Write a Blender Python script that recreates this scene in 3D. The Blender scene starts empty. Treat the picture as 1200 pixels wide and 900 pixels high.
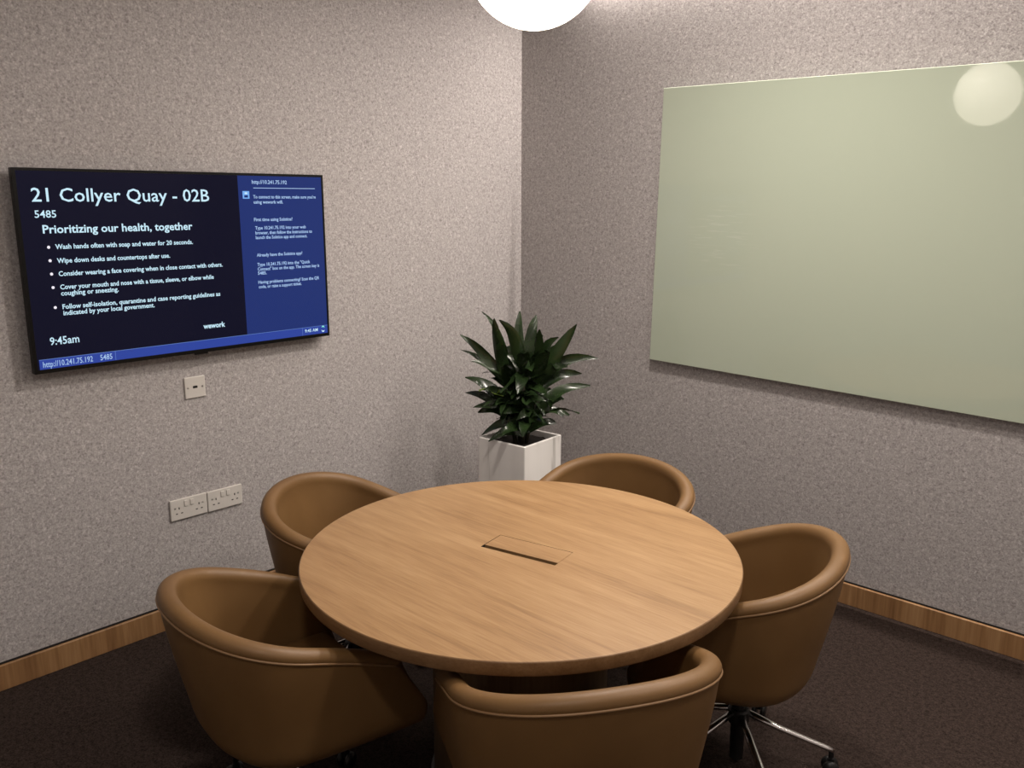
import bpy, bmesh, math, random
from mathutils import Vector, Matrix

random.seed(7)
SC = bpy.context.scene
COL = SC.collection
PI = math.pi
R = math.radians

# ---------------------------------------------------------------- camera
cam_d = bpy.data.cameras.new('camera')
cam = bpy.data.objects.new('camera', cam_d)
COL.objects.link(cam)
YAW, PITCH, ROLL, FPX = R(133.1778), R(-12.1059), R(0.0564), 1005.25
f = Vector((math.cos(PITCH)*math.cos(YAW), math.cos(PITCH)*math.sin(YAW), math.sin(PITCH)))
r = Vector((math.sin(YAW), -math.cos(YAW), 0.0))
u = r.cross(f)
c_, s_ = math.cos(ROLL), math.sin(ROLL)
r, u = c_*r + s_*u, -s_*r + c_*u
cam.matrix_world = Matrix(((r.x, u.x, -f.x, 3.2895), (r.y, u.y, -f.y, -3.5798), (r.z, u.z, -f.z, 1.7467), (0, 0, 0, 1)))
cam_d.sensor_fit = 'HORIZONTAL'
cam_d.sensor_width = 36.0
cam_d.lens = 36.0*FPX/1200.0
cam_d.clip_start = 0.02
SC.camera = cam

# ---------------------------------------------------------------- world, exposure, lights
world = bpy.data.worlds.new('world')
SC.world = world
world.use_nodes = True
world.node_tree.nodes['Background'].inputs[0].default_value = (1.0, 0.92, 0.85, 1)
world.node_tree.nodes['Background'].inputs[1].default_value = 0.0
SC.view_settings.view_transform = 'Standard'
SC.view_settings.look = 'None'
SC.view_settings.gamma = 1.0
SC.view_settings.use_curve_mapping = False
SC.view_settings.exposure = 0.0


def area_lamp(name, loc, size, watts, colour, aim=None, spread=180):
    d = bpy.data.lights.new(name, 'AREA')
    d.shape = 'DISK'
    d.size = size
    d.energy = watts
    d.color = colour
    d.spread = R(spread)
    o = bpy.data.objects.new(name, d)
    COL.objects.link(o)
    o.location = loc
    if aim is not None:
        o.rotation_euler = (Vector(aim) - Vector(loc)).to_track_quat('-Z', 'Y').to_euler()
    return o


POW = dict(strip=70.0, globe=5.6, back=17.0, side=19.0, left=2.0, mid=34.0)
WARM = (1.0, 0.90, 0.82)
# slim linear wall washer let into the ceiling right along the board wall
d = bpy.data.lights.new('linear_wall_washer', 'AREA')
d.shape = 'RECTANGLE'
d.size, d.size_y = 3.42, 0.016
d.energy = POW['strip']
d.color = WARM
o = bpy.data.objects.new('linear_wall_washer', d)
COL.objects.link(o)
o.location = (2.16, -0.012, 2.842)
for nm, loc in (('back', (2.9, -3.4, 2.84)), ('side', (3.3, -1.7, 2.84)), ('left', (0.9, -3.4, 2.84)), ('mid', (1.7, -1.2, 2.84))):  # unseen fill lamps, added to balance the brightness of the room
    if POW[nm] > 0:
        area_lamp('ceiling_fill', loc, 0.25, POW[nm], WARM)

# ---------------------------------------------------------------- mesh helpers


def obj(name, bm, mat=None, parent=None, smooth=False, loc=None):
    me = bpy.data.meshes.new(name)
    bm.normal_update()
    bm.to_mesh(me)
    bm.free()
    if smooth:
        for p in me.polygons:
            p.use_smooth = True
    o = bpy.data.objects.new(name, me)
    COL.objects.link(o)
    if mat is not None:
        me.materials.append(mat)
    if parent is not None:
        o.parent = parent
    if loc is not None:
        o.location = loc
    return o


def empty(name, loc=(0, 0, 0), rz=0.0):
    o = bpy.data.objects.new(name, None)
    o.empty_display_size = 0.1
    COL.objects.link(o)
    o.location = loc
    o.rotation_euler = (0, 0, rz)
    return o


def tag(o, label=None, cat=None, group=None, kind=None):
    if label: o['label'] = label
    if cat: o['category'] = cat
    if group: o['group'] = group
    if kind: o['kind'] = kind
    return o


def add_box(bm, lo, hi, bevel=0.0, segs=2):
    g = bmesh.ops.create_cube(bm, size=1.0)
    vs = g['verts']
    c = [(a+b)/2 for a, b in zip(lo, hi)]
    s = [b-a for a, b in zip(lo, hi)]
    for v in vs:
        v.co = Vector([c[i]+v.co[i]*s[i] for i in range(3)])
    if bevel > 0:
        es = set()
        for v in vs:
            for e in v.link_edges: es.add(e)
        bmesh.ops.bevel(bm, geom=list(es), offset=bevel, segments=segs, affect='EDGES', profile=0.5)
    return bm


def box(lo, hi, bevel=0.0, segs=2):
    return add_box(bmesh.new(), lo, hi, bevel, segs)


def add_lathe(bm, prof, n=32, centre=(0, 0)):
    """prof: list of (radius, z); closed where radius is 0"""
    rings = []
    for (rad, z) in prof:
        if rad <= 1e-6:
            rings.append([bm.verts.new((centre[0], centre[1], z))])
        else:
            rings.append([bm.verts.new((centre[0]+rad*math.cos(2*PI*k/n), centre[1]+rad*math.sin(2*PI*k/n), z)) for k in range(n)])
    for a, b in zip(rings[:-1], rings[1:]):
        for k in range(n):
            k2 = (k+1) % n
            if len(a) == 1 and len(b) == 1: continue
            if len(a) == 1: bm.faces.new((a[0], b[k2], b[k]))
            elif len(b) == 1: bm.faces.new((a[k], a[k2], b[0]))
            else: bm.faces.new((a[k], a[k2], b[k2], b[k]))
    return bm


def lathe(prof, n=32, centre=(0, 0)):
    bm = add_lathe(bmesh.new(), prof, n, centre)
    bmesh.ops.recalc_face_normals(bm, faces=bm.faces[:])
    return bm


def add_tube(bm, pts, rad, n=10, caps=True, flat=1.0):
    pts = [Vector(p) for p in pts]
    rads = rad if isinstance(rad, (list, tuple)) else [rad]*len(pts)
    rings = []
    for i, p in enumerate(pts):
        t = (pts[min(i+1, len(pts)-1)] - pts[max(i-1, 0)]).normalized()
        ref = Vector((0, 0, 1)) if abs(t.z) < 0.95 else Vector((1, 0, 0))
        a = t.cross(ref).normalized()
        b = a.cross(t).normalized()
        rings.append([bm.verts.new(p + rads[i]*(math.cos(2*PI*k/n)*a + flat*math.sin(2*PI*k/n)*b)) for k in range(n)])
    for a, b in zip(rings[:-1], rings[1:]):
        for k in range(n):
            bm.faces.new((a[k], a[(k+1) % n], b[(k+1) % n], b[k]))
    if caps:
        bm.faces.new(rings[0][::-1])
        bm.faces.new(rings[-1])
    return bm


def tube(pts, rad, n=10, caps=True, flat=1.0):
    bm = add_tube(bmesh.new(), pts, rad, n, caps, flat)
    bmesh.ops.recalc_face_normals(bm, faces=bm.faces[:])
    return bm


# ---------------------------------------------------------------- materials
def newmat(name):
    m = bpy.data.materials.new(name)
    m.use_nodes = True
    nt = m.node_tree
    return m, nt, nt.nodes['Principled BSDF']


def plain(name, col, rough=0.5, metal=0.0, spec=0.5, coat=0.0, emit=None, estr=0.0):
    m, nt, b = newmat(name)
    b.inputs['Base Color'].default_value = (*col, 1)
    b.inputs['Roughness'].default_value = rough
    b.inputs['Metallic'].default_value = metal
    b.inputs['Specular IOR Level'].default_value = spec
    b.inputs['Coat Weight'].default_value = coat
    if emit:
        b.inputs['Emission Color'].default_value = (*emit, 1)
        b.inputs['Emission Strength'].default_value = estr
    return m


def ramp(nt, fac, stops):
    n = nt.nodes.new('ShaderNodeValToRGB')
    el = n.color_ramp.elements
    while len(el) < len(stops): el.new(0.5)
    for e, (p, c) in zip(el, stops):
        e.position = p
        e.color = (*c, 1)
    nt.links.new(fac, n.inputs[0])
    return n


def coords(nt, scale=(1, 1, 1), rot=(0, 0, 0), kind='Object'):
    t = nt.nodes.new('ShaderNodeTexCoord')
    mp = nt.nodes.new('ShaderNodeMapping')
    mp.inputs['Scale'].default_value = scale
    mp.inputs['Rotation'].default_value = rot
    nt.links.new(t.outputs[kind], mp.inputs[0])
    return mp.outputs[0]


def noise(nt, vec, scale, detail=2.0, rough=0.5, dist=0.0):
    n = nt.nodes.new('ShaderNodeTexNoise')
    n.inputs['Scale'].default_value = scale
    n.inputs['Detail'].default_value = detail
    n.inputs['Roughness'].default_value = rough
    n.inputs['Distortion'].default_value = dist
    nt.links.new(vec, n.inputs['Vector'])
    return n.outputs['Fac']


def mixf(nt, a, b, fac):
    n = nt.nodes.new('ShaderNodeMix')
    n.data_type = 'FLOAT'
    n.inputs[0].default_value = fac
    nt.links.new(a, n.inputs[2])
    nt.links.new(b, n.inputs[3])
    return n.outputs[0]


def bump(nt, b, height, strength, dist):
    n = nt.nodes.new('ShaderNodeBump')
    n.inputs['Strength'].default_value = strength
    n.inputs['Distance'].default_value = dist
    nt.links.new(height, n.inputs['Height'])
    nt.links.new(n.outputs[0], b.inputs['Normal'])


def felt_mat():
    m, nt, b = newmat('wool_felt')
    v = coords(nt)
    n1 = noise(nt, v, 145, 3, 0.7, 0.5)
    n2 = noise(nt, v, 72, 2, 0.6, 0.8)
    fac = mixf(nt, n1, n2, 0.45)
    c = ramp(nt, fac, [(0.35, (0.238, 0.217, 0.213)), (0.46, (0.376, 0.352, 0.347)), (0.54, (0.443, 0.417, 0.410)), (0.66, (0.63, 0.602, 0.596))])
    nt.links.new(c.outputs[0], b.inputs['Base Color'])
    b.inputs['Roughness'].default_value = 0.95
    b.inputs['Specular IOR Level'].default_value = 0.1
    bump(nt, b, n1, 0.35, 0.004)
    return m


def carpet_mat(name, dark, light):
    m, nt, b = newmat(name)
    v = coords(nt)
    n1 = noise(nt, v, 170, 3, 0.7)
    n2 = noise(nt, v, 60, 2, 0.6)
    fac = mixf(nt, n1, n2, 0.35)
    c = ramp(nt, fac, [(0.36, dark), (0.64, light)])
    nt.links.new(c.outputs[0], b.inputs['Base Color'])
    b.inputs['Roughness'].default_value = 0.95
    b.inputs['Specular IOR Level'].default_value = 0.05
    bump(nt, b, n1, 0.6, 0.006)
    return m


def wood_mat(name, cols, grain_axis, rotz=0.0, rough=0.42, k=1.0, cathedral=True):
    """grain_axis 0/1/2: the axis the fibres run along"""
    m, nt, b = newmat(name)
    sc = [1.0, 1.0, 1.0]
    sc[grain_axis] = 0.055
    v = coords(nt, tuple(sc), (0, 0, rotz))
    n1 = noise(nt, v, 34*k, 4, 0.6, 0.6)
    n2 = noise(nt, v, 210*k, 2, 0.5)
    sc2 = [1.0, 1.0, 1.0]
    sc2[grain_axis] = 0.16
    v2 = coords(nt, tuple(sc2), (0, 0, rotz))
    n3 = noise(nt, v2, 7*k, 3, 0.55, 1.2)
    fac = mixf(nt, n1, n2, 0.45)
    fac = mixf(nt, fac, n3, 0.38)
    c = ramp(nt, fac, [(0.37, cols[0]), (0.50, cols[1]), (0.63, cols[2])])
    nt.links.new(c.outputs[0], b.inputs['Base Color'])
    b.inputs['Roughness'].default_value = rough
    b.inputs['Specular IOR Level'].default_value = 0.35
    bump(nt, b, n2, 0.06, 0.001)
    return m


def leather_mat():
    m, nt, b = newmat('tan_leather')
    v = coords(nt)
    n0 = noise(nt, v, 5, 2, 0.5)
    c = ramp(nt, n0, [(0.35, (0.152, 0.080, 0.028)), (0.65, (0.174, 0.094, 0.034))])
    nt.links.new(c.outputs[0], b.inputs['Base Color'])
    b.inputs['Roughness'].default_value = 0.48
    b.inputs['Specular IOR Level'].default_value = 0.35
    bump(nt, b, noise(nt, v, 260, 2, 0.5), 0.10, 0.001)
    return m


def glassboard_mat():
    m, nt, b = newmat('pale_green_glass')
    v = coords(nt, (1.0, 1.0, 14.0))
    n = noise(nt, v, 5, 3, 0.6)
    rr = ramp(nt, n, [(0.4, (0.02, 0.02, 0.02)), (0.75, (0.07, 0.07, 0.07))])
    nt.links.new(rr.outputs[0], b.inputs['Roughness'])
    b.inputs['Specular IOR Level'].default_value = 0.5
    # faint streaks left by wiped off marker, in one place on the board
    st = noise(nt, coords(nt, (5.0, 1.0, 60.0)), 1.6, 2, 0.5)
    t = nt.nodes.new('ShaderNodeTexCoord')
    ds = nt.nodes.new('ShaderNodeVectorMath')
    ds.operation = 'DISTANCE'
    ds.inputs[1].default_value = (0.36, -0.04, 0.62)
    nt.links.new(t.outputs['Object'], ds.inputs[0])
    near = ramp(nt, ds.outputs['Value'], [(0.05, (1, 1, 1)), (0.20, (0, 0, 0))])
    hi = ramp(nt, st, [(0.56, (0, 0, 0)), (0.66, (1, 1, 1))])
    mu = nt.nodes.new('ShaderNodeMath')
    mu.operation = 'MULTIPLY'
    nt.links.new(near.outputs[0], mu.inputs[0])
    nt.links.new(hi.outputs[0], mu.inputs[1])
    col = ramp(nt, mu.outputs[0], [(0.0, (0.485, 0.548, 0.440)), (1.0, (0.55, 0.60, 0.50))])
    nt.links.new(col.outputs[0], b.inputs['Base Color'])
    return m


def pot_mat():
    m, nt, b = newmat('white_glazed_pot')
    v = coords(nt, (9.0, 9.0, 0.6))
    n = noise(nt, v, 2.2, 3, 0.6)
    c = ramp(nt, n, [(0.30, (0.58, 0.56, 0.53)), (0.36, (0.82, 0.80, 0.77)), (0.6, (0.86, 0.84, 0.81))])
    nt.links.new(c.outputs[0], b.inputs['Base Color'])
    b.inputs['Roughness'].default_value = 0.35
    return m


def leaf_mat():
    m, nt, b = newmat('dark_green_leaf')
    v = coords(nt)
    n = noise(nt, v, 14, 2, 0.5)
    c = ramp(nt, n, [(0.35, (0.010, 0.020, 0.007)), (0.7, (0.022, 0.042, 0.013))])
    nt.links.new(c.outputs[0], b.inputs['Base Color'])
    b.inputs['Roughness'].default_value = 0.24
    b.inputs['Specular IOR Level'].default_value = 0.6
    return m


M = dict(
    felt=felt_mat(),
    carpet=carpet_mat('brown_carpet', (0.012, 0.0082, 0.0068), (0.056, 0.040, 0.034)),
    ceiling=plain('ceiling_paint', (0.42, 0.40, 0.38), 0.9),
    oak=wood_mat('oak_veneer', [(0.245, 0.136, 0.057), (0.322, 0.188, 0.083), (0.385, 0.240, 0.115)], 0, -R(11), 0.4),
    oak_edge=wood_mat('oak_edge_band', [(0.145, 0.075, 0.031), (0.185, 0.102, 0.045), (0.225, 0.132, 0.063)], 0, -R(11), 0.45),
    oak_drum=wood_mat('oak_drum_veneer', [(0.135, 0.084, 0.043), (0.18, 0.117, 0.063), (0.22, 0.15, 0.083)], 2, 0, 0.5),
    base_wood=wood_mat('baseboard_oak', [(0.19, 0.095, 0.040), (0.30, 0.162, 0.070), (0.40, 0.235, 0.110)], 2, 0, 0.45, 0.45),
    black=plain('black_plastic', (0.008, 0.008, 0.008), 0.4),
    gap=plain('recess_shade', (0.006, 0.005, 0.005), 0.8),  # near-black colour stands in for shade inside slots, holes and gaps
    white=plain('white_plastic', (0.62, 0.59, 0.55), 0.35),
    chrome=plain('polished_aluminium', (0.75, 0.73, 0.72), 0.16, 1.0),
    steel=plain('brushed_steel', (0.45, 0.44, 0.43), 0.35, 1.0),
    leather=leather_mat(),
    piping=plain('leather_piping', (0.26, 0.15, 0.07), 0.45),
    board=glassboard_mat(),
    board_edge=plain('glass_edge', (0.42, 0.44, 0.34), 0.1),
    pot=pot_mat(),
    soil=plain('dark_soil', (0.010, 0.007, 0.005), 0.95),
    leaf=leaf_mat(),
    leaf_young=plain('young_leaf', (0.10, 0.15, 0.02), 0.35),
    cane=plain('woody_cane', (0.03, 0.025, 0.014), 0.7),
    globe=plain('opal_glass_globe', (0.9, 0.9, 0.88), 0.3, emit=(1.0, 0.90, 0.74), estr=POW['globe']),
    bezel=plain('tv_bezel', (0.004, 0.004, 0.004), 0.3, spec=0.2),
    screen=plain('screen_dark', (0.002, 0.002, 0.003), 0.12, spec=0.10, emit=(0.0050, 0.0050, 0.016), estr=1.0),
    screen_blue=plain('screen_blue', (0.002, 0.002, 0.003), 0.12, spec=0.10, emit=(0.017, 0.033, 0.160), estr=1.0),
    screen_bar=plain('screen_bar_blue', (0.002, 0.002, 0.003), 0.12, spec=0.10, emit=(0.030, 0.060, 0.33), estr=1.0),
    screen_line=plain('screen_line', (0.003, 0.003, 0.004), 0.2, emit=(0.12, 0.22, 0.55), estr=1.0),
    text=plain('screen_text_white', (0.003, 0.003, 0.004), 0.3, emit=(0.60, 0.86, 1.0), estr=0.95),
    text_dim=plain('screen_text_pale', (0.003, 0.003, 0.004), 0.3, emit=(0.42, 0.62, 0.95), estr=0.85),
    bullet=plain('screen_bullet', (0.003, 0.003, 0.004), 0.3, emit=(0.95, 0.90, 1.0), estr=0.95),
    icon=plain('screen_icon', (0.003, 0.003, 0.004), 0.3, emit=(0.16, 0.40, 0.85), estr=1.0),
    logo_green=plain('screen_logo_green', (0.003, 0.003, 0.004), 0.3, emit=(0.20, 0.75, 0.60), estr=1.0),
)

# ---------------------------------------------------------------- the room
XR, YB, ZC = 3.95, -4.2, 2.85
T = 0.1
SKIRT = 0.097


def struct(name, bm, mat, label=None, parent=None):
    o = obj(name, bm, mat, parent)
    tag(o, label, None, None, 'structure')
    return o


struct('floor', box((-T, YB-T, -T), (XR+T, T, 0.0)), M['carpet'], 'dark brown speckled carpet floor')
struct('ceiling', box((-T, YB-T, ZC), (XR+T, T, ZC+T)), M['ceiling'], 'plain painted ceiling above the room')
struct('wall_left', box((-T, YB-T, 0.0), (0.0, T, ZC)), M['felt'], 'grey pink flecked felt wall behind the television')
struct('wall_right', box((0.0, 0.0, 0.0), (XR+T, T, ZC)), M['felt'], 'grey pink flecked felt wall behind the pale glass board')
struct('wall_back', box((0.0, YB-T, 0.0), (XR+T, YB, ZC)), M['felt'], 'felt wall behind the camera')
struct('wall_side', box((XR, YB, 0.0), (XR+T, 0.0, ZC)), M['felt'], 'felt wall on the far right side of the room')


def skirting(name, lo, hi, axis, label):
    o = struct(name, box(lo, hi, 0.002, 1), M['base_wood'], label)
    return o


BT = 0.015
skirting('baseboard_left', (0.0, YB, 0.0), (BT, 0.0, SKIRT), 1, 'oak baseboard under the television wall')
skirting('baseboard_right', (BT, -BT, 0.0), (XR, 0.0, SKIRT), 0, 'oak baseboard under the glass board wall')
struct('trim_1', box((0.0, YB, SKIRT), (0.004, -0.004, SKIRT+0.007)), M['gap'], 'thin strip painted dark as the shadow gap above the left baseboard')  # solid strip, its dark colour stands for a shaded gap
struct('trim_2', box((0.0, -0.004, SKIRT), (XR, 0.0, SKIRT+0.007)), M['gap'], 'thin strip painted dark as the shadow gap above the right baseboard')  # same solid strip, gap shade put into its colour

# ---------------------------------------------------------------- round table
TC = (1.676, -1.823)
TR, TH, TT = 0.640, 0.735, 0.036
table = empty('round_table', (TC[0], TC[1], 0.0))
tag(table, 'round oak meeting table with a drum base and a flap in the top', 'table')
ZO = 0.0
GA = R(11)


def rot2(x, y, a): return (x*math.cos(a)-y*math.sin(a), x*math.sin(a)+y*math.cos(a))


# rectangle of the flap, in table coordinates turned by GA
GC = (1.692-TC[0], -1.814-TC[1])
gl, gw = 0.254, 0.108


def gpt(x, y, z):
    a, b = rot2(x, y, GA)
    return (GC[0]+a, GC[1]+b, z)


top_z = TH - ZO
bm = bmesh.new()
N = 128
bev = 0.003
outer = [bm.verts.new(((TR-bev)*math.cos(2*PI*k/N), (TR-bev)*math.sin(2*PI*k/N), top_z)) for k in range(N)]
hole = [bm.verts.new(gpt(sx*gl/2, sy*gw/2, top_z)) for sx, sy in ((-1, -1), (1, -1), (1, 1), (-1, 1))]
es = [bm.edges.new((outer[k], outer[(k+1) % N])) for k in range(N)] + [bm.edges.new((hole[k], hole[(k+1) % 4])) for k in range(4)]
bmesh.ops.triangle_fill(bm, use_beauty=True, use_dissolve=False, edges=es)
hole2 = [bm.verts.new((v.co.x, v.co.y, top_z-0.03)) for v in hole]
for k in range(4):
    bm.faces.new((hole[k], hole[(k+1) % 4], hole2[(k+1) % 4], hole2[k]))
bm.faces.new(hole2)
bmesh.ops.recalc_face_normals(bm, faces=bm.faces[:])
for fc in bm.faces:
    if abs(fc.normal.z) > 0.9 and fc.normal.z < 0: fc.normal_flip()
for fc in bm.faces:
    if abs(fc.normal.z) < 0.5 or fc.calc_center_median().z < top_z-0.01: fc.material_index = 1
tt = obj('tabletop', bm, M['oak'], table)
tt.data.materials.append(M['gap'])  # cut-out walls coloured dark as if in deep shade
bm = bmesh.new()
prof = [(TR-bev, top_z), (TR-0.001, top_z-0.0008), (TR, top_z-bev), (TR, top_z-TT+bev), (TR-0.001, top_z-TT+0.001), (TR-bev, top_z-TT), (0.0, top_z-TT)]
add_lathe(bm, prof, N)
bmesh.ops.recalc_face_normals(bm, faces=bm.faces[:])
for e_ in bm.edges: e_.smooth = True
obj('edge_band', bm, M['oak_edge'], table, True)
# flap and slot
slot = 0.019
bm = bmesh.new()
add_box(bm, (-gl/2+0.0015, -gw/2+slot, top_z-0.012), (gl/2-0.0012, gw/2-0.0012, top_z-0.0002))
for v in bm.verts:
    a, b = rot2(v.co.x, v.co.y, GA)
    v.co = Vector((GC[0]+a, GC[1]+b, v.co.z))
flap = obj('flap', bm, M['oak'], table)
flap['label'] = 'wooden cable flap let into the table top'
bm = bmesh.new()
add_box(bm, (-gl/2+0.0004, -gw/2+0.0004, top_z-0.02), (gl/2-0.0004, gw/2-0.0004, top_z-0.0125))
for v in bm.verts:
    a, b = rot2(v.co.x, v.co.y, GA)
    v.co = Vector((GC[0]+a, GC[1]+b, v.co.z))
slot_o = obj('cable_slot', bm, M['gap'], table)
slot_o['label'] = 'black cable slot along the flap'
DR = 0.266
obj('drum_base', lathe([(0, 0.02), (DR, 0.02), (DR, top_z-TT), (0, top_z-TT)], 64), M['oak_drum'], table)
obj('foot_plate', lathe([(0, 0.0), (DR+0.01, 0.0), (DR+0.012, 0.004), (DR+0.012, 0.016), (DR+0.008, 0.02), (0, 0.02)], 64), M['black'], table)
for ch in table.children:
    if ch.name.startswith('drum'):
        for p in ch.data.polygons: p.use_smooth = len(p.vertices) == 4

# ---------------------------------------------------------------- chairs
CA, CW, CL, CK, CHB, CHA, CE, CM, CE2 = 0.250, 0.318, 0.226, 0.036, 0.734, 0.568, 0.907, 1.936, 0.970
SEAT_Z = 0.43
BOT_Z = 0.335


def plan_half(nb=22, na=12):
    pts = []
    for i in range(nb+1):
        ph = PI/2*i/nb
        pts.append((-CA*max(math.cos(ph), 0)**CE, CW*max(math.sin(ph), 0)**CE2))
    for i in range(1, na+1):
        x = CL*i/na
        pts.append((x, CW-CK*x*x/CL))
    s = [0.0]
    for a, b in zip(pts[:-1], pts[1:]):
        s.append(s[-1]+math.hypot(b[0]-a[0], b[1]-a[1]))
    return pts, [t/s[-1] for t in s]


def rim_curve():
    pts, s = plan_half()
    left = [(x, y, t) for (x, y), t in zip(pts, s)]
    full = [(x, -y, t) for x, y, t in left[::-1][:-1]] + left
    out = []
    for i, (x, y, t) in enumerate(full):
        a = full[max(i-1, 0)]
        b = full[min(i+1, len(full)-1)]
        tx, ty = b[0]-a[0], b[1]-a[1]
        l = math.hypot(tx, ty)
        n = Vector((ty/l, -tx/l))      # provisional
        if n.dot(Vector((0.03-x, -y))) < 0: n = -n
        z = CHB-(CHB-CHA)*t**CM
        out.append((x, y, z, n.x, n.y, t))
    return out


RIM = rim_curve()


def section(x, y, z, nx, ny, t):
    """points of the wall from the outer bottom over the roll to the inner seat line"""
    front = max(0.0, x)/CL
    pts = []
    tap = 0.062*(1-t**1.5)

    def P(d, zz, fx=0.0, k=1.0):
        return Vector((x+nx*d+fx, y+ny*d, zz))
    h = z-(BOT_Z+0.09)
    # outer wall going down
    for q in (0.0, 0.06, 0.2, 0.4, 0.6, 0.8, 1.0):
        d = tap*q**1.25
        pts.append(P(d, z-h*q, 0.088*front**2*q))
    d0 = tap
    for a in (20, 40, 60, 80, 90):
        a = R(a)
        pts.append(P(d0+0.085*(1-math.cos(a)), BOT_Z+0.09-0.09*math.sin(a), 0.088*front**2))
    pts = pts[::-1]                     # bottom first
    th = 0.050
    roll = [(-0.004, 0.006), (-0.003, 0.016), (0.003, 0.025), (0.013, 0.031), (0.026, 0.032), (0.039, 0.027), (0.047, 0.017), (0.050, 0.004), (0.049, -0.012)]
    for d, dz in roll: pts.append(P(d, z+dz))
    hi = z-0.012-(SEAT_Z-0.05)
    for q in (0.12, 0.3, 0.6, 0.85, 1.0):
        pts.append(P(0.049+0.042*q, z-0.012-hi*q, 0.075*front**2*q))
    return pts


def chair_shell():
    bm = bmesh.new()
    secs = [section(*p) for p in RIM]
    # rounded arm ends: extra sections squeezed towards their middle
    def ends(sec, fwd):
        res = []
        m = len(sec)
        k0 = 12+4
        mid = []
        for i, p in enumerate(sec):
            j = (m-1)-i
            # partner on the other side of the wall at about the same height
            best = min(sec[k0:] if i < k0 else sec[:k0], key=lambda w: abs(w.z-p.z)+0.15*abs(w.y-p.y))
            mid.append((p+Vector((best.x, best.y, p.z)))*0.5)
        for a in (30, 60, 80):
            ca, sa = math.cos(R(a)), math.sin(R(a))
            row = []
            for p, q in zip(sec, mid):
                w = q+(p-q)*ca+Vector((0.020*sa, 0, 0))
                if p.z > 0.5: w.z = p.z-0.012*(1-ca)
                row.append(w)
            res.append(row)
        return res
    first = ends(secs[0], 1)[::-1]
    last = ends(secs[-1], 1)
    allsec = first+secs+last
    rows = [[bm.verts.new(p) for p in s] for s in allsec]
    for a, b in zip(rows[:-1], rows[1:]):
        for i in range(len(a)-1):
            bm.faces.new((a[i], a[i+1], b[i+1], b[i]))
    # caps at the arm ends
    for row in (rows[0], rows[-1]):
        m = len(row)
        i, j = 0, m-1
        while j-i > 2:
            bm.faces.new((row[i], row[i+1], row[j-1], row[j]))
            i += 1
            j -= 1
        if j-i == 2: bm.faces.new((row[i], row[i+1], row[j]))
    # underside: bottom ring is drawn in to the middle, the front edge closed straight across
    ring = [r_[0] for r_ in rows]
    prev = ring
    for k in (0.72, 0.42, 0.15):
        cur = [bm.verts.new((0.03+(v.co.x-0.03)*k, v.co.y*k, BOT_Z-0.004*(1-k))) for v in ring]
        for i in range(len(ring)-1):
            bm.faces.new((prev[i], prev[i+1], cur[i+1], cur[i]))
        bm.faces.new((prev[-1], prev[0], cur[0], cur[-1]))
        prev = cur
    bm.faces.new(prev)
    bmesh.ops.recalc_face_normals(bm, faces=bm.faces[:])
    return bm


def seat_cushion():
    bm = bmesh.new()
    # outline inside the walls, straight rounded front
    o_ = []
    for (x, y, z, nx, ny, t) in RIM:
        front = max(0, x)/CL
        o_.append((x+nx*0.082+0.060*front**2, y+ny*0.082))
    x1 = o_[-1][0]
    yy = o_[-1][1]
    for i in range(1, 10):
        a = i/10
        w = yy*(1-2*a)
        o_.append((x1+0.012*math.sin(PI*a)**0.5, w))
    layers = [(0.90, BOT_Z+0.004), (0.97, BOT_Z+0.02), (1.0, BOT_Z+0.05), (1.0, SEAT_Z-0.035), (0.985, SEAT_Z-0.012), (0.93, SEAT_Z+0.002), (0.75, SEAT_Z+0.008), (0.4, SEAT_Z+0.010), (0.1, SEAT_Z+0.010)]
    rows = [[bm.verts.new((0.03+(x-0.03)*k, y*k, z)) for x, y in o_] for k, z in layers]
    n = len(o_)
    for a, b in zip(rows[:-1], rows[1:]):
        for i in range(n):
            bm.faces.new((a[i], a[(i+1) % n], b[(i+1) % n], b[i]))
    bm.faces.new(rows[0][::-1])
    bm.faces.new(rows[-1])
    bmesh.ops.recalc_face_normals(bm, faces=bm.faces[:])
    return bm


HUB_X = 0.03
LEG_TOP, LEG_END, LEG_L = 0.178, 0.082, 0.29
FZ = 0.0


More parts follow.
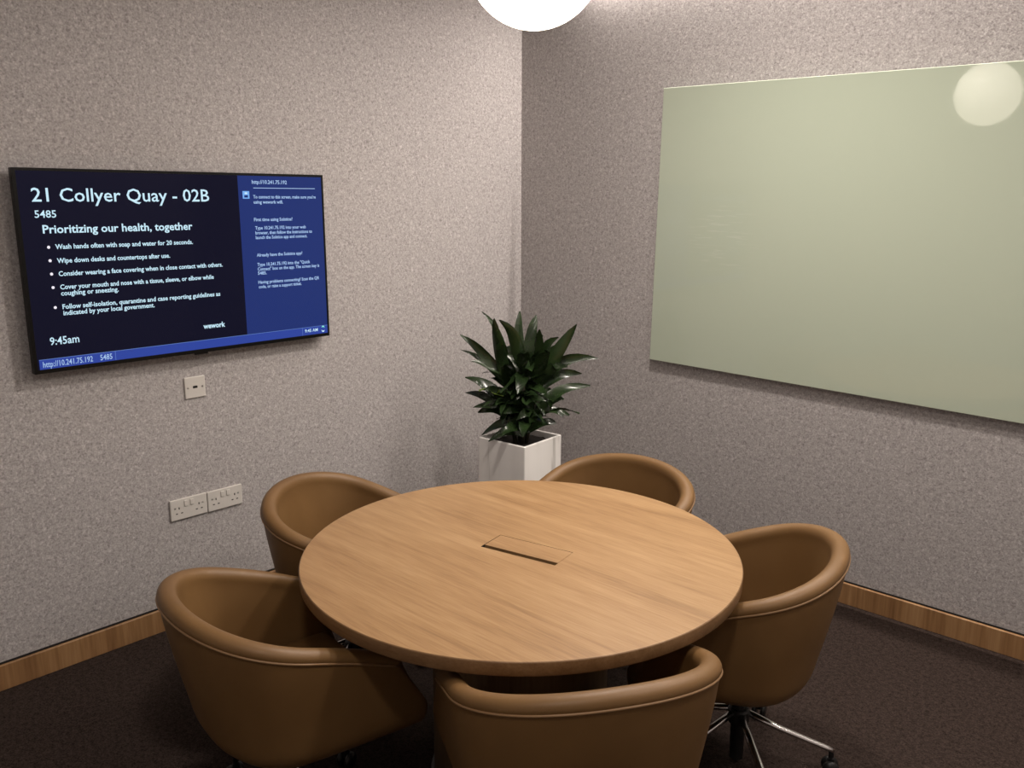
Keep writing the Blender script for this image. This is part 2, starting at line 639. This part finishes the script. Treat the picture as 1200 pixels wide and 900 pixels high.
def make_chair(base_angle):
    t = empty('swivel_tub_chair')
    sh = obj('shell', chair_shell(), M['leather'], t, True)
    sub = sh.modifiers.new('subdivision', 'SUBSURF')
    sub.levels = 1
    sub.render_levels = 1
    obj('seat_cushion', seat_cushion(), M['leather'], t, True)
    pts = []
    for (x, y, z, nx, ny, tt) in RIM:
        pts.append((x-nx*0.0025, y-ny*0.0025, z+0.001))
    obj('piping', tube(pts, 0.0032, 6), M['piping'], t, True)
    hub = bmesh.new()
    add_lathe(hub, [(0, LEG_TOP-0.035), (0.030, LEG_TOP-0.035), (0.034, LEG_TOP-0.028), (0.034, LEG_TOP+0.008), (0.029, LEG_TOP+0.014), (0, LEG_TOP+0.014)], 24, (HUB_X, 0))
    bmesh.ops.recalc_face_normals(hub, faces=hub.faces[:])
    obj('hub', hub, M['black'], t)
    colm = bmesh.new()
    add_lathe(colm, [(0, 0.018), (0.021, 0.018), (0.023, LEG_TOP-0.035), (0.023, 0.24), (0.019, 0.245), (0.019, BOT_Z-0.012), (0.09, BOT_Z-0.010), (0.09, BOT_Z-0.002), (0, BOT_Z-0.002)], 24, (HUB_X, 0))
    bmesh.ops.recalc_face_normals(colm, faces=colm.faces[:])
    obj('column', colm, M['black'], t)
    for k in range(5):
        a = base_angle+k*2*PI/5
        dx, dy = math.cos(a), math.sin(a)
        L0, L1 = 0.028, LEG_L
        p0 = (HUB_X+dx*L0, dy*L0, LEG_TOP)
        pm = (HUB_X+dx*(L1-0.02), dy*(L1-0.02), LEG_END+0.006)
        p1 = (HUB_X+dx*L1, dy*L1, LEG_END)
        bm = bmesh.new()
        add_tube(bm, [p0, (HUB_X+dx*0.12, dy*0.12, LEG_TOP-0.040), pm, p1], [0.0125, 0.0120, 0.0105, 0.0095], 10, True, 0.8)
        bmesh.ops.recalc_face_normals(bm, faces=bm.faces[:])
        leg = obj('leg', bm, M['chrome'], t, True)
        # swivel caster: stem and hood black, two wheels
        cx, cy = HUB_X+dx*(L1-0.006), dy*(L1-0.006)
        bm = bmesh.new()
        add_lathe(bm, [(0, 0.045), (0.008, 0.045), (0.008, LEG_END-0.004), (0, LEG_END-0.004)], 10, (cx, cy))
        add_box(bm, (cx-0.010, cy-0.006, 0.026), (cx+0.010, cy+0.006, 0.058), 0.003, 1)
        bmesh.ops.recalc_face_normals(bm, faces=bm.faces[:])
        obj('caster', bm, M['black'], leg)
        for sgn in (-1, 1):
            bm = bmesh.new()
            cxw, cyw = cx+0.006*dy, cy-0.006*dx
            tx, ty = -dy, dx
            add_tube(bm, [(cx+tx*sgn*0.009, cy+ty*sgn*0.009, 0.0255), (cx+tx*sgn*0.020, cy+ty*sgn*0.020, 0.0255)], 0.0255, 16)
            bmesh.ops.recalc_face_normals(bm, faces=bm.faces[:])
            obj('wheel', bm, M['black'], leg, True)
    return t


CHAIRS = [
    ((2.182, -1.317), -158.3, 31, 'tan leather tub chair on the right, its polished leg and caster in view'),
    ((1.469, -1.100), -92.3, 20, 'tan leather tub chair behind the table, between the white planter and the glass board'),
    ((0.897, -1.906), 34.5, 3, 'tan leather tub chair behind the table on the left, nearest the wall sockets'),
    ((1.356, -2.490), 81.5, 36, 'tan leather tub chair at the left front of the table, side turned to viewer'),
    ((2.171, -2.142), 147.8, 44, 'tan leather tub chair at the very front, its back turned to the viewer'),
]
GROUP = 'tub chairs around the round table'
for i, ((x, y), deg, base_deg, label) in enumerate(CHAIRS):
    o = make_chair(R(base_deg-deg))
    o.location = (x, y, FZ)
    o.rotation_euler = (0, 0, R(deg))
    tag(o, label, 'chair', GROUP)
    bpy.context.view_layer.update()

# ---------------------------------------------------------------- television
TV_Y0, TV_W, TV_Z0, TV_H, TV_X = -2.5775, 1.2330, 1.1465, 0.7060, 0.060
tv = empty('television', (0, 0, 0))
tv.location = (0.0, TV_Y0+TV_W/2, TV_Z0)
tag(tv, 'wide black wall television showing a dark blue notice on the left wall', 'television')


def sy(uu): return -TV_W/2+uu*TV_W


def sz(vv): return TV_H*(1-vv)


bm = box((TV_X-0.028, -TV_W/2, 0), (TV_X-0.001, TV_W/2, TV_H), 0.003, 2)
add_box(bm, (TV_X-0.045, -TV_W*0.40, TV_H*0.06), (TV_X-0.028, TV_W*0.40, TV_H*0.8), 0.006, 1)
obj('housing', bm, M['bezel'], tv)
br = box((0.0, -0.2, TV_H*0.2), (TV_X-0.045, 0.2, TV_H*0.7))
obj('wall_bracket', br, M['black'], tv)
bz = 0.009
bm = bmesh.new()
add_box(bm, (TV_X-0.001, -TV_W/2+0.0005, TV_H-0.010), (TV_X+0.0015, TV_W/2-0.0005, TV_H-0.0005))
add_box(bm, (TV_X-0.001, -TV_W/2+0.0005, 0.0005), (TV_X+0.0015, TV_W/2-0.0005, 0.014))
add_box(bm, (TV_X-0.001, -TV_W/2+0.0005, 0.014), (TV_X+0.0015, -TV_W/2+0.012, TV_H-0.010))
add_box(bm, (TV_X-0.001, TV_W/2-0.009, 0.014), (TV_X+0.0015, TV_W/2-0.0005, TV_H-0.010))
obj('bezel', bm, M['bezel'], tv)
obj('badge', box((TV_X-0.006, -0.026, -0.006), (TV_X+0.001, 0.030, 0.001), 0.001, 1), M['bezel'], tv)
screen = obj('screen', box((TV_X-0.001, -TV_W/2+0.012, 0.014), (TV_X+0.0002, TV_W/2-0.009, TV_H-0.010)), M['screen'], tv)


def quad(name, u0, v0, u1, v1, mat, dx=0.0003, skew=0.0):
    bm = box((TV_X+0.0002, sy(u0), sz(v1)), (TV_X+0.0002+dx, sy(u1), sz(v0)))
    return obj(name, bm, mat, screen)


quad('side_panel', 0.6695, 0.0150, 0.9920, 0.9300, M['screen_blue'])
quad('status_bar', 0.0150, 0.9300, 0.9920, 0.9790, M['screen_bar'])
quad('divider', 0.0150, 0.9290, 0.9920, 0.9312, M['screen_line'], 0.0005)
quad('divider', 0.2275, 0.9312, 0.2287, 0.9790, M['screen_line'], 0.0005)
quad('divider', 0.8855, 0.9312, 0.8867, 0.9790, M['screen_line'], 0.0005)
quad('divider', 0.7250, 0.0815, 0.9650, 0.0850, M['text_dim'], 0.0005)
quad('icon', 0.6845, 0.1010, 0.7090, 0.1440, M['icon'], 0.0005)
quad('icon_mark', 0.6920, 0.1085, 0.7015, 0.1180, M['text'], 0.0008)
quad('icon_mark', 0.6900, 0.1240, 0.7035, 0.1375, M['screen_blue'], 0.0008)

_tmp = bpy.data.curves.new('measure', 'FONT')


def text_mesh(s, off):
    c = bpy.data.curves.new('glyphs', 'FONT')
    c.body = s
    c.size = 1.0
    c.resolution_u = 2
    c.offset = off
    o = bpy.data.objects.new('glyphs', c)
    COL.objects.link(o)
    bpy.context.view_layer.update()
    dg = bpy.context.evaluated_depsgraph_get()
    me = bpy.data.meshes.new_from_object(o.evaluated_get(dg))
    bpy.data.objects.remove(o)
    bpy.data.curves.remove(c)
    return me


CAP = 0.727   # cap height of the built-in font at size one
bpy.data.curves.remove(_tmp)


def text(name, s, u0, u1, vb, cap, mat, off=0.012, dx=0.0006):
    """s set between u0 and u1 with its baseline at vb and capitals cap tall (screen fractions)"""
    me = text_mesh(s, off)
    xs = [v.co.x for v in me.vertices]
    lo, hi = min(xs), max(xs)
    kx = (u1-u0)*TV_W/(hi-lo)
    kz = cap*TV_H/CAP
    for v in me.vertices:
        X, Y = v.co.x, v.co.y
        v.co = Vector((TV_X+0.0002+dx, sy(u0)+(X-lo)*kx, sz(vb)+Y*kz))
    me.name = name
    me.materials.clear()
    me.materials.append(mat)
    o = bpy.data.objects.new(name, me)
    COL.objects.link(o)
    o.parent = screen
    return o


W_, D_ = M['text'], M['text_dim']
text('headline', '21 Collyer Quay - 02B', 0.0435, 0.5665, 0.1590, 0.0680, W_, 0.008)
text('room_code', '5485', 0.0465, 0.1030, 0.2360, 0.0365, W_, 0.010)
text('subheading', 'Prioritizing our health, together', 0.0630, 0.5030, 0.3110, 0.0410, W_, 0.020)
BUL = [
    (0.3790, [('Wash hands often with soap and water for 20 seconds.', 0.0912, 0.5004, 0.3890)]),
    (0.4445, [('Wipe down desks and countertops after use.', 0.0918, 0.4225, 0.4575)]),
    (0.5100, [('Consider wearing a face covering when in close contact with others.', 0.0921, 0.5966, 0.5220)]),
    (0.5765, [('Cover your mouth and nose with a tissue, sleeve, or elbow while', 0.0924, 0.5627, 0.5880), ('coughing or sneezing.', 0.0928, 0.2557, 0.6190)]),
    (0.6760, [('Follow self-isolation, quarantine and case reporting guidelines as', 0.0929, 0.5811, 0.6865), ('indicated by your local government.', 0.0935, 0.3606, 0.7180)]),
]
for vc, lines in BUL:
    bm = bmesh.new()
    rr = 0.0052
    ring = [bm.verts.new((TV_X+0.0008, sy(0.0735)+rr*math.cos(2*PI*k/14), sz(vc)+rr*math.sin(2*PI*k/14))) for k in range(14)]
    bm.faces.new(ring)
    obj('bullet', bm, M['bullet'], screen)
    for s, u0, u1, vb in lines:
        text('bullet_text', s, u0, u1, vb, 0.0245, W_, 0.022)
text('clock', '9:45am', 0.0490, 0.1290, 0.8610, 0.0400, W_, 0.012)
text('wordmark', 'wework', 0.5145, 0.5910, 0.8655, 0.0300, W_, 0.030)
text('panel_text', 'http://10.241.75.192', 0.7205, 0.8533, 0.0590, 0.0220, D_, 0.018)
for s, u0, u1, vb in (
        ("To connect to this screen, make sure you're", 0.7226, 0.9670, 0.1420),
        ('using wework wifi.', 0.7232, 0.8347, 0.1715),
        ('First time using Solstice?', 0.7206, 0.8681, 0.2720),
        ('Type 10.241.75.192 into your web', 0.7228, 0.9205, 0.3200),
        ('browser, then follow the instructions to', 0.7228, 0.9454, 0.3480),
        ('launch the Solstice app and connect.', 0.7228, 0.9245, 0.3750),
        ('Already have the Solstice app?', 0.7228, 0.9012, 0.4770),
        ('Type 10.241.75.192 into the "Quick', 0.7228, 0.9313, 0.5325),
        ('Connect" box on the app. The screen key is', 0.7228, 0.9687, 0.5590),
        ('5485.', 0.7229, 0.7566, 0.5830),
        ('Having problems connecting? Scan the QR', 0.7225, 0.9664, 0.6360),
        ('code, or raise a support ticket.', 0.7230, 0.8916, 0.6630)):
    text('panel_text', s, u0, u1, vb, 0.0195, D_, 0.022)
text('status_text', 'http://10.241.75.192', 0.0240, 0.1616, 0.9690, 0.0300, D_, 0.010, 0.0007)
text('status_text', '5485', 0.1830, 0.2183, 0.9690, 0.0300, D_, 0.010, 0.0007)
text('status_text', '9:45 AM', 0.8960, 0.9500, 0.9610, 0.0200, W_, 0.015, 0.0007)
# the little two tone swirl at the end of the bar
for k, mat in ((0, M['logo_green']), (1, M['text'])):
    bm = bmesh.new()
    pts = []
    for j in range(9):
        a = PI*k+j/8*PI*0.9
        rad = 0.0085
        pts.append((TV_X+0.0009, sy(0.9725)+rad*math.cos(a)*0.8, sz(0.951)+rad*math.sin(a)+(-0.003 if k else 0.003)))
    add_tube(bm, pts, [0.0003+0.0028*math.sin(PI*j/8) for j in range(9)], 6)
    obj('swirl_mark', bm, mat, screen)

# ---------------------------------------------------------------- pale glass board
BX0, BX1, BZ0, BZ1 = 0.912, 2.95, 0.972, 2.256
board = empty('glass_whiteboard', (BX0, 0, BZ0))
board.rotation_euler = (0, R(1.15), 0)
tag(board, 'large pale green glass writing board hung on the right wall', 'whiteboard')
bw, bh = BX1-BX0, BZ1-BZ0
obj('glass_panel', box((0, -0.045, 0), (bw, -0.038, bh), 0.0012, 1), M['board'], board)
obj('backing_frame', box((0.03, -0.038, 0.03), (bw-0.03, -0.032, bh-0.03)), M['steel'], board)
for (px, pz) in ((0.18, 0.18), (bw-0.18, 0.18), (0.18, bh-0.18), (bw-0.18, bh-0.18)):
    bm = tube([(px, 0.0, pz), (px, -0.032, pz)], 0.014, 16)
    obj('standoff', bm, M['steel'], board)

# ---------------------------------------------------------------- sockets
root = empty('wall_outlet_plate', (0, -1.971, 0.999))
tag(root, 'small square white wall plate with one black port below the television', 'socket')
obj('plate', box((0.0, -0.044, -0.044), (0.008, 0.044, 0.044), 0.003, 2), M['white'], root)
obj('port', box((0.006, -0.010, -0.004), (0.0088, 0.010, 0.006), 0.0008, 1), M['black'], root)
for s in (-1, 1):
    obj('screw', tube([(0.007, s*0.031, 0.0), (0.0088, s*0.031, 0.0)], 0.0040, 12), M['steel'], root)


def double_socket(y, z, label):
    t = empty('double_socket', (0, y, z))
    tag(t, label, 'socket', 'double wall sockets above the left baseboard')
    obj('plate', box((0.0, -0.0795, -0.044), (0.010, 0.0795, 0.044), 0.003, 2), M['white'], t)
    for s in (-1, 1):
        sw = bmesh.new()
        add_box(sw, (0.009, s*0.013-0.0075, 0.010), (0.0135, s*0.013+0.0075, 0.034), 0.0012, 1)
        obj('switch', sw, M['white'], t)
        obj('screw', tube([(0.009, s*0.060, 0.008), (0.0106, s*0.060, 0.008)], 0.0035, 10), M['steel'], t)
        for dy, dz, hw, hh in ((0, 0.006, 0.0022, 0.0045), (-0.011, -0.016, 0.0042, 0.0020), (0.011, -0.016, 0.0042, 0.0020)):
            obj('pin_hole', box((0.0098, s*0.043+dy-hw, dz-hh), (0.0103, s*0.043+dy+hw, dz+hh)), M['gap'], t)
    return t


double_socket(-2.0385, 0.5010, 'white double wall socket, the left one of the pair above the baseboard')
double_socket(-1.8760, 0.4995, 'white double wall socket, the right one of the pair, nearer the chair')

# ---------------------------------------------------------------- planter and plant
PW = 0.286
PH = 0.637
PROT = R(3.8)
# front corner of the planter
pfx, pfy = 0.742, -0.779
pcx, pcy = rot2(-PW/2, PW/2, PROT)
PC = (pfx+pcx, pfy+pcy)
plant = empty('potted_plant', (PC[0], PC[1], 0), PROT)
tag(plant, 'dark green leafy potted plant in a tall white square planter in the corner', 'plant')
bm = bmesh.new()
h = PW/2
wall = 0.013
ringsP = [(h-0.004, 0.0), (h, 0.004), (h, PH-0.003), (h-0.003, PH), (h-wall+0.003, PH), (h-wall, PH-0.003), (h-wall, PH-0.05)]
rowsP = []
for (hh, z) in ringsP:
    rc = 0.006
    row = []
    for qx, qy in ((1, 1), (-1, 1), (-1, -1), (1, -1)):
        a0 = math.atan2(qy, qx)
        for k in (-1, 0, 1):
            a = a0+k*PI/4
            row.append(bm.verts.new((qx*(hh-rc)+rc*math.cos(a), qy*(hh-rc)+rc*math.sin(a), z)))
    rowsP.append(row)
n = len(rowsP[0])
for a, b in zip(rowsP[:-1], rowsP[1:]):
    for i in range(n):
        bm.faces.new((a[i], a[(i+1) % n], b[(i+1) % n], b[i]))
bm.faces.new(rowsP[0][::-1])
bmesh.ops.recalc_face_normals(bm, faces=bm.faces[:])
obj('planter', bm, M['pot'], plant)
bm = bmesh.new()
G = 12
hs = h-wall
vs = [[bm.verts.new((-hs+2*hs*i/G, -hs+2*hs*j/G, PH-0.032+random.uniform(-0.005, 0.006))) for j in range(G+1)] for i in range(G+1)]
for i in range(G):
    for j in range(G):
        bm.faces.new((vs[i][j], vs[i+1][j], vs[i+1][j+1], vs[i][j+1]))
obj('soil', bm, M['soil'], plant, True)

# canes: (lateral to the right as seen from the room, depth, height above the rim)
LAT = Vector((0.729, 0.684, 0))            # along the room's diagonal
DEP = Vector((-0.684, 0.729, 0))           # into the corner
inv = Matrix.Rotation(-PROT, 4, 'Z')


def pl(lat, dep, zz):
    return inv @ (LAT*lat+DEP*dep) + Vector((0, 0, PH+zz))


OUT = (inv @ (DEP*-1.0)+Vector((0, 0, 0.35))).normalized()   # from the corner into the room


HEADS = [(-0.050, 0.02, 0.27), (0.015, -0.02, 0.33), (0.060, 0.03, 0.24), (-0.045, -0.04, 0.16), (0.055, -0.05, 0.13), (0.0, 0.05, 0.20), (0.02, -0.06, 0.07)]
for (a, b, zz) in HEADS:
    bm = tube([pl(a*0.5, b*0.5, -0.035), pl(a*0.8, b*0.8, zz*0.45), pl(a, b, zz)], [0.011, 0.010, 0.007], 8)
    obj('cane', bm, M['cane'], plant, True)


def leaf(base, tip, arch, width, mat, twist=0.0, face=0.3):
    base, tip = Vector(base), Vector(tip)
    ctrl = (base+tip)*0.5+Vector((0, 0, arch))
    bm = bmesh.new()
    nseg = 9
    rows = []
    bend = Vector((random.uniform(-0.014, 0.014), random.uniform(-0.014, 0.014), 0))
    d = tip-base
    curl = Vector((d.x, d.y, -0.35*abs(d.z))).normalized()*random.uniform(0.0, 0.035)
    hd = Vector((d.x, d.y, 0))
    if hd.length < 0.02: hd = Vector((0.5, -0.8, 0))
    for i in range(nseg+1):
        s = i/nseg
        p = base*(1-s)**2+ctrl*2*s*(1-s)+tip*s*s
        tn = ((ctrl-base)*(1-s)+(tip-ctrl)*s).normalized()
        side = tn.cross(Vector((0, 0, 1)))
        if side.length < 0.2: side = Vector((-hd.y, hd.x, 0))
        side.normalize()
        fs = tn.cross(OUT)
        if fs.length > 0.15:
            fs.normalize()
            if fs.dot(side) < 0: fs = -fs
            side = (side*(1-face)+fs*face).normalized()
        side = Matrix.Rotation(twist*(0.4+0.6*s), 3, tn) @ side
        up = side.cross(tn).normalized()
        w = 1.22*width*(0.26+0.74*math.sin(PI*min(1, s/0.94)**0.85)**0.75 if s < 0.94 else 0.26-3.5*(s-0.94))*0.5+0.0004
        p = p+bend*(s*(1-s)*4)+curl*max(0, s-0.7)**1.5*6
        wave = 0.005*math.sin(s*9+twist*5)
        rows.append([bm.verts.new(p-side*w+up*(w*0.35+wave)), bm.verts.new(p), bm.verts.new(p+side*w+up*(w*0.35-wave))])
    for a, b in zip(rows[:-1], rows[1:]):
        for i in range(2):
            bm.faces.new((a[i], a[i+1], b[i+1], b[i]))
    return obj('leaf', bm, mat, plant, True)


PXM = 257.0


def fromzoom(x, y):
    """picture of the plant measured on the photograph -> metres to the right of and above the rim centre"""
    px, py = 500+x/3.75, 340+y/3.75
    return (px-607)/PXM, (516-py)/250.0


LEAVES = [  # tip, control arch, width, depth of tip, head index
    ((245, 80), 0.02, 0.030, 0.02, 0), ((283, 120), 0.01, 0.050, -0.06, 0), ((328, 105), 0.00, 0.052, -0.05, 1),
    ((400, 95), 0.00, 0.050, 0.04, 1), ((465, 97), 0.01, 0.046, 0.02, 1), ((480, 145), 0.0, 0.050, -0.07, 2),
    ((552, 190), 0.05, 0.048, 0.02, 2), ((650, 148), 0.0, 0.056, -0.02, 2), ((728, 305), 0.09, 0.045, 0.03, 2),
    ((690, 418), 0.07, 0.050, -0.02, 4), ((660, 380), 0.06, 0.046, 0.05, 2), ((620, 565), 0.05, 0.040, 0.0, 4),
    ((145, 195), 0.015, 0.040, 0.02, 0), ((142, 272), 0.05, 0.024, 0.06, 0), ((178, 315), 0.04, 0.036, -0.02, 0),
    ((165, 392), 0.05, 0.050, 0.02, 3), ((168, 470), 0.05, 0.034, 0.05, 3), ((205, 522), 0.05, 0.040, -0.03, 3),
    ((236, 655), 0.10, 0.036, -0.02, 6), ((275, 662), 0.09, 0.042, -0.09, 6), ((600, 482), 0.06, 0.040, -0.02, 4),
    ((590, 555), 0.06, 0.038, -0.07, 4), ((560, 590), 0.05, 0.036, -0.05, 6), ((545, 480), 0.05, 0.044, -0.12, 4),
    ((500, 560), 0.06, 0.044, -0.14, 6), ((330, 570), 0.06, 0.046, -0.10, 3), ((270, 545), 0.06, 0.040, 0.02, 3),
    ((255, 420), 0.05, 0.042, -0.08, 3), ((300, 480), 0.06, 0.046, -0.13, 3), ((390, 430), 0.07, 0.054, -0.17, 1),
    ((345, 300), 0.06, 0.054, -0.17, 0), ((450, 330), 0.07, 0.052, -0.16, 1), ((430, 480), 0.06, 0.054, -0.17, 4),
    ((520, 250), 0.04, 0.052, -0.10, 2), ((600, 230), 0.03, 0.046, 0.06, 2), ((590, 320), 0.07, 0.048, -0.06, 2),
    ((420, 250), 0.03, 0.050, -0.12, 1), ((300, 220), 0.02, 0.050, 0.07, 0), ((250, 330), 0.05, 0.048, 0.08, 5),
    ((380, 180), 0.01, 0.048, 0.09, 5), ((500, 210), 0.02, 0.048, 0.10, 5), ((570, 400), 0.06, 0.046, 0.10, 5),
]
for (t_, arch, wd, dep, hd) in LEAVES:
    lt, zt = fromzoom(*t_)
    a, b, zz = HEADS[hd]
    leaf(pl(a*0.95, b*0.95, zz-random.uniform(0.0, 0.06)), pl(lt, dep, zt), arch, wd, M['leaf'], random.uniform(-0.35, 0.35), random.uniform(0.55, 0.95))
for i in range(64):
    hd = random.choice([0, 1, 2, 3, 4, 5, 3, 4, 6])
    a, b, zz = HEADS[hd]
    ang = random.uniform(0, 2*PI)
    el = random.uniform(-0.35, 0.85)
    L = random.uniform(0.13, 0.21)
    lt, dp, zt = a+L*math.cos(el)*math.cos(ang), b+L*math.cos(el)*math.sin(ang)*0.8, zz+L*math.sin(el)-0.03
    if abs(lt) > 0.27: lt *= 0.85
    dp = max(-0.24, min(0.24, dp))
    leaf(pl(a*0.95, b*0.95, zz-random.uniform(0.0, 0.08)), pl(lt, dp, max(zt, 0.05)), random.uniform(0.02, 0.09), random.uniform(0.034, 0.052), M['leaf'], random.uniform(-0.7, 0.7), random.uniform(0.1, 0.6))
lt, zt = fromzoom(235, 440)
yl = leaf(pl(-0.07, -0.06, 0.20), pl(lt, -0.05, zt), 0.03, 0.045, M['leaf_young'], 0.3)
yl['label'] = 'small yellow green leaf'

# ---------------------------------------------------------------- globe pendant
GX, GY, GZ, GR = 1.8064, -1.922, 2.3205, 0.1684
pend = empty('globe_pendant', (GX, GY, ZC))
tag(pend, 'round white glass globe lamp hanging over the table', 'lamp')
gz = GZ-ZC
prof = [(0, gz-GR)]+[(GR*math.sin(PI*k/32), gz-GR*math.cos(PI*k/32)) for k in range(1, 31)]
prof += [(GR*math.sin(PI*30.5/32), gz+GR*math.cos(PI*1.5/32)), (0, gz+GR*math.cos(PI*1.5/32))]
obj('glass_globe', lathe(prof, 48), M['globe'], pend, True)
obj('fitter', lathe([(0, gz+GR-0.006), (0.045, gz+GR-0.006), (0.045, gz+GR+0.03), (0.02, gz+GR+0.045), (0, gz+GR+0.045)], 24), M['black'], pend)
obj('cord', tube([(0, 0, gz+GR+0.04), (0, 0, -0.02)], 0.004, 8), M['black'], pend)
obj('ceiling_rose', lathe([(0, -0.025), (0.05, -0.025), (0.055, -0.018), (0.055, 0.0), (0, 0.0)], 24), M['black'], pend)
